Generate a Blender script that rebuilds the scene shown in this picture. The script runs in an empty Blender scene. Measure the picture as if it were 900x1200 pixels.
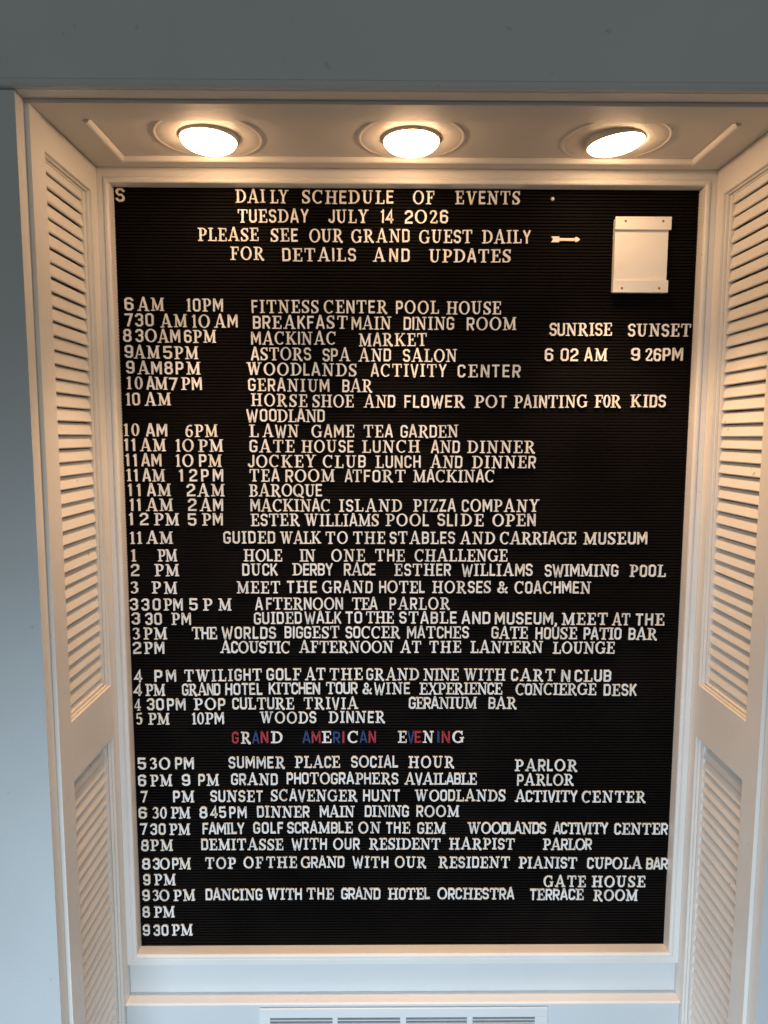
import bpy, bmesh, math, random
from mathutils import Matrix, Vector

random.seed(7)
S = bpy.context.scene
COL = S.collection

# ------------------------------------------------------------------ camera, world, lamps, exposure
cam_data = bpy.data.cameras.new('camera')
cam = bpy.data.objects.new('camera', cam_data)
COL.objects.link(cam)
RT = Vector((0.99996079, -0.00854984, 0.00230777))
UP = Vector((-0.00137626, 0.10739528, 0.99421545))
FW = Vector((0.00874822, 0.99417964, -0.1073793))
m3 = Matrix((RT, UP, -FW)).transposed()
cam.matrix_world = Matrix.Translation((-0.04310398, -1.08921486, 0.2376819)) @ m3.to_4x4()
cam_data.sensor_fit = 'VERTICAL'
cam_data.sensor_height = 36.0
cam_data.sensor_width = 27.0
cam_data.lens = 834.49 / 1200.0 * 36.0
cam_data.clip_start = 0.02
cam_data.clip_end = 60.0
S.camera = cam

world = bpy.data.worlds.new('World')
S.world = world
world.use_nodes = True
world.node_tree.nodes['Background'].inputs[0].default_value = (0.95, 1.0, 0.97, 1)
world.node_tree.nodes['Background'].inputs[1].default_value = 0.07


def area_lamp(name, loc, target, sx, sy, power, color, spread=180):
    d = bpy.data.lights.new(name, 'AREA')
    d.shape = 'RECTANGLE'; d.size = sx; d.size_y = sy
    d.energy = power; d.color = color; d.spread = math.radians(spread)
    o = bpy.data.objects.new(name, d)
    COL.objects.link(o)
    o.location = loc
    o.rotation_euler = (Vector(target) - Vector(loc)).to_track_quat('-Z', 'Y').to_euler()
    return o


# daylight of the room behind the camera: low cool light on the lower wall; added dim fill lamp for header and other upright faces
area_lamp('daylight', (-0.25, -1.50, -0.42), (0.0, -0.2, -0.92), 1.2, 0.5, 9.0, (0.72, 0.87, 1.0), 108)
area_lamp('room_fill', (0.4, -4.2, 1.5), (0.0, 0.0, 0.2), 3.2, 1.6, 17.5, (0.95, 1.0, 0.96))

S.view_settings.view_transform = 'Standard'
S.view_settings.look = 'None'
S.view_settings.exposure = 0.0
S.view_settings.gamma = 1.0
S.view_settings.use_curve_mapping = False

LAMP_COLOR = (1.0, 0.61, 0.34)
LAMP_POWER = 13.0
LENS_STRENGTH = 36.0


# ------------------------------------------------------------------ materials
def nt(name):
    m = bpy.data.materials.new(name)
    m.use_nodes = True
    t = m.node_tree
    return m, t, t.nodes['Principled BSDF']


def paint(name, color, rough=0.45, bump=0.10, scale=160.0, vary=0.04, wear=None, spec=0.4):
    m, t, b = nt(name)
    tc = t.nodes.new('ShaderNodeTexCoord')
    n1 = t.nodes.new('ShaderNodeTexNoise')
    n1.inputs['Scale'].default_value = scale; n1.inputs['Detail'].default_value = 4
    n2 = t.nodes.new('ShaderNodeTexNoise')
    n2.inputs['Scale'].default_value = 6.0; n2.inputs['Detail'].default_value = 5
    t.links.new(tc.outputs['Object'], n1.inputs['Vector'])
    t.links.new(tc.outputs['Object'], n2.inputs['Vector'])
    r = t.nodes.new('ShaderNodeValToRGB')
    lo = [max(0, c * (1 - vary)) for c in color]; hi = [min(1, c * (1 + vary)) for c in color]
    r.color_ramp.elements[0].position = 0.3; r.color_ramp.elements[1].position = 0.7
    r.color_ramp.elements[0].color = (*lo, 1); r.color_ramp.elements[1].color = (*hi, 1)
    t.links.new(n2.outputs['Fac'], r.inputs['Fac'])
    src = r.outputs['Color']
    if wear:
        n3 = t.nodes.new('ShaderNodeTexNoise')
        n3.inputs['Scale'].default_value = 55.0; n3.inputs['Detail'].default_value = 6
        t.links.new(tc.outputs['Object'], n3.inputs['Vector'])
        r3 = t.nodes.new('ShaderNodeValToRGB')
        r3.color_ramp.elements[0].position = wear[1]; r3.color_ramp.elements[1].position = wear[1] + 0.03
        r3.color_ramp.elements[0].color = (0, 0, 0, 1); r3.color_ramp.elements[1].color = (1, 1, 1, 1)
        t.links.new(n3.outputs['Fac'], r3.inputs['Fac'])
        mx = t.nodes.new('ShaderNodeMix'); mx.data_type = 'RGBA'
        t.links.new(r3.outputs['Color'], mx.inputs['Factor'])
        t.links.new(src, mx.inputs['A']); mx.inputs['B'].default_value = (*wear[0], 1)
        src = mx.outputs['Result']
    t.links.new(src, b.inputs['Base Color'])
    b.inputs['Roughness'].default_value = rough
    b.inputs['Specular IOR Level'].default_value = spec
    bp = t.nodes.new('ShaderNodeBump')
    bp.inputs['Strength'].default_value = bump; bp.inputs['Distance'].default_value = 0.002
    t.links.new(n1.outputs['Fac'], bp.inputs['Height'])
    t.links.new(bp.outputs['Normal'], b.inputs['Normal'])
    return m


M = {}
M['white'] = paint('white_trim_paint', (0.80, 0.785, 0.75), 0.42, 0.10, 140, 0.03)
M['shutter'] = paint('shutter_paint', (0.80, 0.785, 0.75), 0.45, 0.16, 150, 0.045, wear=((0.50, 0.45, 0.39), 0.725))
M['ceiling'] = paint('ceiling_paint', (0.68, 0.65, 0.61), 0.55, 0.15, 120, 0.03)
M['wall'] = paint('pale_blue_wall_paint', (0.585, 0.625, 0.645), 0.6, 0.22, 330, 0.04, wear=((0.50, 0.53, 0.54), 0.70))
M['frame'] = paint('frame_paint', (0.80, 0.79, 0.77), 0.40, 0.18, 130, 0.045, wear=((0.48, 0.44, 0.39), 0.73))
M['apron'] = paint('apron_paint', (0.66, 0.70, 0.725), 0.42, 0.10, 130, 0.03)
M['metal_white'] = paint('enamelled_metal', (0.76, 0.79, 0.81), 0.35, 0.04, 200, 0.02)
M['trim_ring'] = paint('lamp_trim_enamel', (0.62, 0.585, 0.54), 0.45, 0.05, 200, 0.03)
M['letter_white'] = paint('letter_plastic_white', (0.86, 0.865, 0.865), 0.4, 0.02, 300, 0.03)
M['letter_ivory'] = paint('letter_plastic_ivory', (0.83, 0.805, 0.73), 0.4, 0.02, 300, 0.04)
M['letter_grey'] = paint('letter_plastic_grey', (0.76, 0.755, 0.74), 0.4, 0.02, 300, 0.04)
M['letter_red'] = paint('letter_plastic_red', (0.38, 0.010, 0.024), 0.4, 0.02, 300, 0.05)
M['letter_blue'] = paint('letter_plastic_blue', (0.005, 0.028, 0.16), 0.4, 0.02, 300, 0.05)
M['card'] = paint('card_plastic', (0.82, 0.80, 0.74), 0.4, 0.03, 200, 0.02)
M['screw'] = paint('screw_metal', (0.20, 0.16, 0.12), 0.4, 0.02, 200, 0.1)
M['dark'] = paint('register_shade', (0.22, 0.23, 0.24), 0.7, 0.02, 200, 0.1)  # dark grey standing for the shade behind the register slots
M['felt'] = paint('black_board_felt', (0.0058, 0.0045, 0.0041), 0.6, 0.3, 700, 0.5, spec=0.05)
fb = M['felt'].node_tree.nodes['Principled BSDF']
fb.inputs['Sheen Weight'].default_value = 0.0
fb.inputs['Sheen Roughness'].default_value = 0.45

mb, tb, bb = nt('lit_bulb_glass')
bb.inputs['Base Color'].default_value = (0.9, 0.88, 0.82, 1)
bb.inputs['Roughness'].default_value = 0.4
bb.inputs['Emission Color'].default_value = (1.0, 0.60, 0.32, 1)
bb.inputs['Emission Strength'].default_value = LENS_STRENGTH
M['bulb'] = mb


# ------------------------------------------------------------------ helpers
def box(bm, x0, x1, y0, y1, z0, z1, mi=0, skip=()):
    v = [bm.verts.new((x, y, z)) for x in (x0, x1) for y in (y0, y1) for z in (z0, z1)]
    quads = {'-x': (0, 1, 3, 2), '+x': (4, 6, 7, 5), '-y': (0, 4, 5, 1), '+y': (2, 3, 7, 6), '-z': (0, 2, 6, 4), '+z': (1, 5, 7, 3)}
    fs = {}
    for k, q in quads.items():
        if k in skip: continue
        f = bm.faces.new([v[i] for i in q]); f.material_index = mi; fs[k] = f
    return fs


def prism(bm, prof, axis, a0, a1, mi=0):
    """profile polygon (p, q) swept along an axis; axis 'x': (y, z), axis 'y': (x, z)"""
    def pt(p, a):
        return (a, p[0], p[1]) if axis == 'x' else (p[0], a, p[1])
    A = [bm.verts.new(pt(p, a0)) for p in prof]; B = [bm.verts.new(pt(p, a1)) for p in prof]
    n = len(prof)
    for i in range(n):
        j = (i + 1) % n
        bm.faces.new((A[i], A[j], B[j], B[i])).material_index = mi
    bm.faces.new(A).material_index = mi
    bm.faces.new(B[::-1]).material_index = mi


def lathe(bm, prof, segs=64, center=(0, 0, 0), smooth=True):
    rings = []
    for r, z in prof:
        if r < 1e-6:
            rings.append([bm.verts.new((center[0], center[1], center[2] + z))])
        else:
            rings.append([bm.verts.new((center[0] + r * math.cos(2 * math.pi * k / segs), center[1] + r * math.sin(2 * math.pi * k / segs), center[2] + z)) for k in range(segs)])
    for a, b in zip(rings, rings[1:]):
        for k in range(segs):
            k2 = (k + 1) % segs
            if len(a) == 1 and len(b) == 1: continue
            if len(a) == 1: f = bm.faces.new((a[0], b[k], b[k2]))
            elif len(b) == 1: f = bm.faces.new((a[k], a[k2], b[0]))
            else: f = bm.faces.new((a[k], a[k2], b[k2], b[k]))
            f.smooth = smooth


def obj(name, bm, mats, parent=None, loc=None, bevel=0.0, smooth=False):
    bmesh.ops.recalc_face_normals(bm, faces=bm.faces)
    me = bpy.data.meshes.new(name)
    bm.to_mesh(me); bm.free()
    for m in (mats if isinstance(mats, (list, tuple)) else [mats]):
        me.materials.append(M[m])
    o = bpy.data.objects.new(name, me)
    COL.objects.link(o)
    if parent is not None: o.parent = parent
    if loc is not None: o.location = loc
    if bevel:
        b = o.modifiers.new('bevel', 'BEVEL'); b.width = bevel; b.segments = 2; b.limit_method = 'ANGLE'
    return o


def tag(o, label, cat, group=None):
    o['label'] = label; o['category'] = cat
    if group: o['group'] = group
    return o


def thing(name, label, cat, loc=(0, 0, 0), group=None):
    o = bpy.data.objects.new(name, None)
    COL.objects.link(o); o.location = loc; o.empty_display_size = 0.05
    return tag(o, label, cat, group)


# ------------------------------------------------------------------ wall, header, alcove shell
WF = -0.2385          # wall front
JX = 0.4525           # jamb reveal
SH = 0.447            # shutter face
SY0, SY1 = -0.217, -0.020
CZ = 0.6185           # alcove ceiling
HZ = 0.6235           # head of the opening
FLOOR = -1.35

bm = bmesh.new()
fs = box(bm, -2.4, -JX, WF, SY0 - 0.0005, FLOOR, HZ - 0.0005)
fs['+x'].material_index = 1
fs = box(bm, JX, 2.4, WF, SY0 - 0.0005, FLOOR, HZ - 0.0005)
fs['-x'].material_index = 1
fs = box(bm, -2.4, 2.4, WF, SY0 - 0.0005, HZ, 1.6)
fs['-z'].material_index = 1
w = obj('wall', bm, ['wall', 'white'])
w['kind'] = 'structure'

bm = bmesh.new()
for sgn in (-1, 1):
    a, b = sorted((sgn * 0.4835, sgn * 0.50))
    box(bm, a, b, SY0, 0.0155, FLOOR, 0.66)
box(bm, -0.50, 0.50, SY0, 0.0155, 0.6605, 0.68)
box(bm, -0.50, 0.50, 0.016, 0.03, FLOOR, 0.68)
w = obj('alcove_lining', bm, 'white')
w['kind'] = 'structure'

t = thing('header_board', 'wide pale blue grey header board running across above the lit alcove', 'header board', (0, WF, HZ))
bm = bmesh.new()
box(bm, -2.4, 2.4, -0.0042, -0.0002, 0.0098, 0.95)
obj('board', bm, 'wall', t, bevel=0.0008)
bm = bmesh.new()
prof = [(-0.0003, 0.0003), (-0.004, 0.0003), (-0.0062, 0.0016), (-0.0072, 0.004), (-0.0066, 0.0064), (-0.005, 0.0078), (-0.0048, 0.0094), (-0.0003, 0.0094)]
prism(bm, prof, 'x', -2.4, 2.4)
obj('bead', bm, 'wall', t)

# ------------------------------------------------------------------ alcove ceiling
t = thing('alcove_ceiling', 'white wooden ceiling panel of the alcove with recessed centre and three lamps', 'ceiling panel', (0, -0.12, CZ))
cy = lambda y: y + 0.12
OX, OY0, OY1 = 0.3985, -0.172, -0.050
bm = bmesh.new()
box(bm, -0.483, 0.483, cy(SY0), cy(OY0), 0, 0.016)
box(bm, -0.4465, 0.4465, cy(OY1), cy(-0.0005), 0, 0.016)
box(bm, -0.4465, -OX, cy(OY0), cy(OY1), 0, 0.016)
box(bm, OX, 0.4465, cy(OY0), cy(OY1), 0, 0.016)
obj('border_frame', bm, 'ceiling', t)
bm = bmesh.new()
PZ = 0.0030           # recess depth
box(bm, -OX, OX, cy(OY0), cy(OY1), PZ, PZ + 0.009)
obj('recessed_panel', bm, 'ceiling', t)
bm = bmesh.new()      # quarter-round bead round the recess
bw = 0.0075
q = [(-bw / 2 * math.cos(a), -0.0042 * math.sin(a)) for a in [math.pi * k / 8 for k in range(9)]]
q = [(-bw / 2, 0.0004)] + q[1:-1] + [(bw / 2, 0.0004)]
q = [(-bw / 2, PZ - 0.0003), (-bw / 2, 0.0)] + q[1:-1] + [(bw / 2, -0.0003)] + [(0.0004, -0.0003), (0.0004 - 0.0008, PZ - 0.0003)]
e = 0.0003
ym0, ym1, xm = OY0 + 0.0003, OY1 - 0.0003, OX - 0.0003
prism(bm, [(cy(ym1) + p[0], p[1]) for p in q], 'x', -xm - bw / 2, xm + bw / 2)
prism(bm, [(-xm - p[0], p[1] - e) for p in q], 'y', cy(ym0) - bw / 2 + e, cy(ym1) + bw / 2 - e)
prism(bm, [(xm + p[0], p[1] - e) for p in q], 'y', cy(ym0) - bw / 2 + e, cy(ym1) + bw / 2 - e)
obj('bead', bm, 'white', t)

# ------------------------------------------------------------------ recessed lamps
LZ = CZ + PZ


def recessed_light(x, y, label, tilt, drop, power):
    t = thing('recessed_light', label, 'ceiling light', (x, y, LZ), 'lamps in the alcove ceiling')
    bm = bmesh.new()
    R = 0.0705
    lathe(bm, [(R, -0.0001), (R, -0.0008), (R - 0.0008, -0.0013), (R - 0.0026, -0.0015), (R - 0.0040, -0.0013), (R - 0.0046, -0.0009), (R - 0.0056, -0.0010), (0.058, -0.0009), (0.048, -0.0008), (0.0420, -0.0007), (0.0404, -0.0006), (0.0398, -0.0003)], 96)
    lathe(bm, [(0.0398, -0.0003), (0.0396, 0.010), (0.0380, 0.030), (0.0, 0.0302)], 96)
    obj('trim_ring', bm, 'trim_ring', t)
    bm = bmesh.new()
    lathe(bm, [(0.0330, 0.022), (0.0362, 0.012), (0.0374, 0.001), (0.0372, -0.0018), (0.0364, -0.0024), (0.0358, -0.0018)], 64)
    c = obj('bulb_rim', bm, 'trim_ring', t)
    bm = bmesh.new()
    pr = []
    for k in range(0, 11):
        a = math.radians(9 * k)
        pr.append((0.0357 * math.cos(a), -0.0020 - drop * math.sin(a)))
    pr[-1] = (0.0, pr[-1][1])
    lathe(bm, pr, 64)
    b = obj('bulb', bm, 'bulb', t)
    for o in (c, b): o.rotation_euler = tilt; o.location.z = -0.0030
    d = bpy.data.lights.new('lamp_light', 'SPOT')
    d.energy = power; d.color = LAMP_COLOR; d.spot_size = math.radians(79); d.spot_blend = 1.0
    d.shadow_soft_size = 0.030
    l = bpy.data.objects.new('lamp_light', d)
    COL.objects.link(l); l.parent = t
    l.location = (0, 0, -0.012 - 1.4 * drop - 0.030)
    l.rotation_euler = (tilt[0] * 1.0, tilt[1], 0)
    return t


recessed_light(-0.2630, -0.1185, 'lit round recessed lamp with domed bulb, leftmost of the three', (math.radians(-2), math.radians(2), 0), 0.0135, LAMP_POWER)
recessed_light(0.0000, -0.1175, 'lit round recessed lamp with domed bulb, middle of the three', (math.radians(-2), 0, 0), 0.0135, LAMP_POWER)
recessed_light(0.2670, -0.1150, 'lit round recessed lamp with its bulb tilted sideways, rightmost of three', (math.radians(0), math.radians(-6.5), 0), 0.0095, LAMP_POWER)


# ------------------------------------------------------------------ louvred shutters
PITCH = 0.01813
OPY0, OPY1 = -0.1810, -0.0410


def shutter(sgn, label):
    t = thing('louvred_shutter', label, 'shutter', (sgn * SH, 0, 0), 'louvred shutters lining the alcove')
    X = lambda d: sgn * d                  # d = depth behind the shutter face
    def bx(bm, d0, d1, y0, y1, z0, z1):
        a, b = sorted((X(d0), X(d1))); box(bm, a, b, y0, y1, z0, z1)
    ZT, ZB = CZ - 0.0004, -1.34
    U0, U1 = -0.1405, 0.5790               # upper opening
    L0, L1 = -1.20, -0.2220                # lower opening
    T = 0.029
    bm = bmesh.new()
    bx(bm, 0, T, SY0, OPY0, ZB, ZT)
    bx(bm, 0, T, OPY1, 0.0150, ZB, ZT)
    for z0, z1 in ((U1, ZT), (L1, U0), (ZB, L0)):
        bx(bm, 0, T, OPY0, OPY1, z0, z1)
    obj('frame', bm, 'shutter', t)
    # stepped moulding round each opening
    for z0, z1 in ((U0, U1), (L0, L1)):
        bm = bmesh.new()
        e = 0.0004
        for (d0, d1, wd) in ((0.0035, 0.0075, 0.0035), (0.0078, 0.0125, 0.0070)):
            bx(bm, d0, d1, OPY1 - wd, OPY1 - e, z0 + e, z1 - e)
            bx(bm, d0, d1, OPY0 + e, OPY0 + wd * 0.4, z0 + e, z1 - e)
            bx(bm, d0 + e, d1 - e, OPY0 + wd * 0.4, OPY1 - wd, z1 - wd * 0.7, z1 - e)
            bx(bm, d0 + e, d1 - e, OPY0 + wd * 0.4, OPY1 - wd, z0 + e, z0 + wd * 0.8)
        obj('moulding', bm, 'shutter', t, bevel=0.0006)
        bm = bmesh.new()
        ya, yb = OPY0 + 0.0015, OPY1 - 0.0100
        bx(bm, 0.0082, 0.020, yb + 0.0003, OPY1 - 0.0075, z0 + 0.001, z1 - 0.001)
        z = (0.5637 if z0 > -0.2 else -0.2327)
        n = 0
        while z > z0 - 0.012 and z > -0.95:
            # bottom edge forward, top edge back
            jd = random.uniform(-0.0004, 0.0004); jz = random.uniform(-0.0004, 0.0004)
            p = [(0.0086 + jd, z + 0.0010), (0.0091 + jd, z - 0.0002), (0.0104 + jd, z - 0.0006), (0.0130 + jd, z + 0.0002), (0.0240, z + 0.0125), (0.0240, z + 0.0168), (0.0144 + jd, z + 0.0165), (0.0129 + jd, z + 0.0157)]
            lo = z0 + 0.0006; hi = z1 - 0.0006
            p = [(a, min(max(zz + jz, lo), hi)) for a, zz in p]
            if max(q[1] for q in p) - min(q[1] for q in p) > 0.004:
                nv = len(bm.verts)
                prism(bm, [(X(a), zz) for a, zz in p], 'y', ya, yb)
                bm.verts.ensure_lookup_table()
                tl = random.uniform(-0.00045, 0.00045)
                for v in bm.verts[nv + len(p):]: v.co.z = min(max(v.co.z + tl, lo), hi)
            z -= PITCH; n += 1
        # slat behind the top edge
        z = z1
        bx(bm, 0.0100, 0.0255, ya, yb, z1 - 0.0127, z1 - 0.0005)
        obj('louvre_panel', bm, 'shutter', t, bevel=0.0005)
    return t


shutter(-1, 'white louvred wooden shutter lining the left side of the alcove')
shutter(1, 'white louvred wooden shutter lining the right side, cut off by the photo edge')

# ------------------------------------------------------------------ letter board
BX, BZ = 0.430, 0.597
t = thing('letter_board', 'large black grooved letter board in a white painted moulded frame', 'letter board', (0, 0, -BZ))
bm = bmesh.new()
gp = 0.0047
prof = []
z = -BZ - 0.001
while z < BZ + 0.001:
    for dz, y in ((0.0, 0.0030), (0.0008, 0.0029), (0.00095, 0.0003), (0.0012, 0.0), (0.0026, -0.0001), (0.0040, 0.0), (0.00425, 0.0003), (0.0044, 0.0029)):
        prof.append((y, z + dz))
    z += gp
prev = None
for y, z in prof:
    a = bm.verts.new((-BX - 0.002, y, z + BZ)); b = bm.verts.new((BX + 0.002, y, z + BZ))
    if prev: bm.faces.new((prev[0], prev[1], b, a)).smooth = False
    prev = (a, b)
obj('felt_panel', bm, 'felt', t)
bm = bmesh.new()
OXF, OZT, OZB = SH - 0.0003, CZ - 0.0003, -0.6154
loops = []
for d, y in ((0, 0.006), (0, -0.0185), (0.0006, -0.0203), (0.002, -0.0214), (0.0042, -0.0218), (0.0062, -0.0212), (0.0074, -0.0198), (0.0078, -0.0185), (0.0084, -0.0183), (0.0092, -0.0192), (0.0100, -0.0195)):
    loops.append((-BX - d, BX + d, -BZ - d, BZ + d, y))
loops.append((-OXF, OXF, OZB, OZT, -0.0195))
loops.append((-OXF, OXF, OZB, OZT, 0.010))
vs = []
for x0, x1, z0, z1, y in loops:
    vs.append([bm.verts.new(p) for p in ((x0, y, z0 + BZ), (x1, y, z0 + BZ), (x1, y, z1 + BZ), (x0, y, z1 + BZ))])
for a, b in zip(vs, vs[1:]):
    for k in range(4):
        bm.faces.new((a[k], a[(k + 1) % 4], b[(k + 1) % 4], b[k]))
obj('frame', bm, 'frame', t)

# ------------------------------------------------------------------ apron below the board, ledge, lower panel, register
t = thing('apron_panel', 'pale painted apron panel with a narrow ledge below the letter board', 'wall panel', (0, 0, -0.72))
bm = bmesh.new()
box(bm, -SH + 0.0003, SH - 0.0003, -0.0100, 0.012, -0.6712 + 0.72, -0.6158 + 0.72)
obj('upper_panel', bm, 'apron', t)
bm = bmesh.new()
prof = [(0.012, -0.6715), (-0.0325, -0.6715), (-0.0342, -0.6723), (-0.0347, -0.6738), (-0.0342, -0.6752), (-0.0325, -0.6760), (0.012, -0.6760)]
prism(bm, [(a, b + 0.72) for a, b in prof], 'x', -SH + 0.0003, SH - 0.0003)
obj('ledge', bm, 'frame', t)
bm = bmesh.new()
box(bm, -SH + 0.0003, SH - 0.0003, -0.0315, 0.012, -1.20 + 0.72, -0.6763 + 0.72)
obj('lower_panel', bm, 'apron', t)

t = thing('air_register', 'white slotted metal air register set in the panel below the ledge', 'air vent', (0, -0.0315, -0.80))
RX, RT_, RB = 0.2325, -0.6795, -0.8085
zz = lambda z: z + 0.80
groups = [(-0.2150, -0.1150), (-0.1065, -0.0060), (0.0040, 0.1020), (0.1115, 0.2120)]
bm = bmesh.new()
y0, y1 = -0.0042, -0.0004
ztop, zbot = -0.6962, -0.7905
xs = [-RX] + [v for g in groups for v in g] + [RX]
box(bm, -RX, RX, y0, y1, zz(ztop), zz(RT_))
box(bm, -RX, RX, y0, y1, zz(RB), zz(zbot))
for a, b in zip(xs[0::2], xs[1::2]):
    box(bm, a, b, y0, y1, zz(zbot), zz(ztop))
obj('face_plate', bm, 'metal_white', t, bevel=0.0009)
bm = bmesh.new()
for a, b in groups:
    z = ztop - 0.0040
    while z > zbot + 0.002:
        prism(bm, [(y0 + 0.0004, zz(z)), (y0 + 0.0004, zz(z) - 0.0014), (y1 - 0.0006, zz(z) - 0.0010), (y1 - 0.0006, zz(z))], 'x', a, b)
        z -= 0.0060
obj('louvre_fins', bm, 'metal_white', t)
bm = bmesh.new()
for a, b in groups:
    box(bm, a, b, -0.0003, -0.0001, zz(zbot), zz(ztop))
obj('slot_shade', bm, 'dark', t)  # thin sheet behind the fins, shade of the recess put into its colour

# ------------------------------------------------------------------ things fixed on the board
t = thing('sign_card', 'small blank white card held by two screwed strips, upper right of the black board', 'card holder', (0.3445, 0, 0.4476))
bm = bmesh.new()
box(bm, -0.0400, 0.0385, -0.0100, 0.0, 0.0015, 0.1065)
obj('card', bm, 'card', t, bevel=0.0006)
for z0, z1, x0, x1 in ((0.0, 0.0178, -0.0415, 0.0400), (0.0895, 0.1080, -0.0410, 0.0412)):
    bm = bmesh.new()
    box(bm, x0, x1, -0.0138, -0.0101, z0, z1)
    s = obj('clamp_strip', bm, 'card', t, bevel=0.0007)
    for sx in (-0.0275, 0.0275):
        bm = bmesh.new()
        lathe(bm, [(0.0017, 0.0), (0.0016, 0.0004), (0.0011, 0.0007), (0, 0.0008)], 16)
        bmesh.ops.rotate(bm, verts=bm.verts, cent=(0, 0, 0), matrix=Matrix.Rotation(math.radians(90), 3, 'X'))
        obj('screw', bm, 'screw', s, (sx + (-0.001 if z0 == 0 else 0.001), -0.0138, z0 + 0.0062 + (0.0058 if z0 > 0 else 0)))

t = thing('arrow', 'small white plastic arrow pointing right towards the blank card', 'arrow', (0.2122, -0.0004, 0.5255))
bm = bmesh.new()


def poly(bm, pts, y0, y1):
    A = [bm.verts.new((x, y0, z)) for x, z in pts]; B = [bm.verts.new((x, y1, z)) for x, z in pts]
    bm.faces.new(A); bm.faces.new(B[::-1])
    for i in range(len(pts)):
        j = (i + 1) % len(pts); bm.faces.new((A[i], B[i], B[j], A[j]))


poly(bm, [(0, 0.0042), (0.0122, 0.0042), (0.0122, -0.0042), (0, -0.0042), (0.0028, 0)], -0.0030, 0)
obj('fletching', bm, 'letter_ivory', t, bevel=0.0004)
bm = bmesh.new()
poly(bm, [(0.0120, 0.0020), (0.0345, 0.0020), (0.0345, -0.0020), (0.0120, -0.0020)], -0.0026, 0)
obj('shaft', bm, 'letter_ivory', t, bevel=0.0003)
bm = bmesh.new()
poly(bm, [(0.0340, 0.0010), (0.0362, 0.0036), (0.0385, 0.0036), (0.0425, 0.0006), (0.0425, -0.0006), (0.0385, -0.0036), (0.0362, -0.0036), (0.0340, -0.0010)], -0.0031, 0)
obj('head', bm, 'letter_ivory', t, bevel=0.0004)

bm = bmesh.new()
lathe(bm, [(0.0028, 0.0), (0.0027, 0.0012), (0.002, 0.0024), (0.001, 0.003), (0, 0.0032)], 20)
bmesh.ops.rotate(bm, verts=bm.verts, cent=(0, 0, 0), matrix=Matrix.Rotation(math.radians(90), 3, 'X'))
tag(obj('pin', bm, 'letter_grey', loc=(0.2135, 0.0, 0.5836)), 'tiny pale round pin stuck in the board right of the top heading line', 'pin')

# ------------------------------------------------------------------ letters: strokes of two mixed alphabets
# a stroke is (points, closed); a point is (x, y, width) in cap heights
CAP = 0.0187
DEP = 0.0026


def st(pts, w, closed=False):
    return ([(p[0], p[1], p[2] if len(p) > 2 else w) for p in pts], closed)


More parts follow.
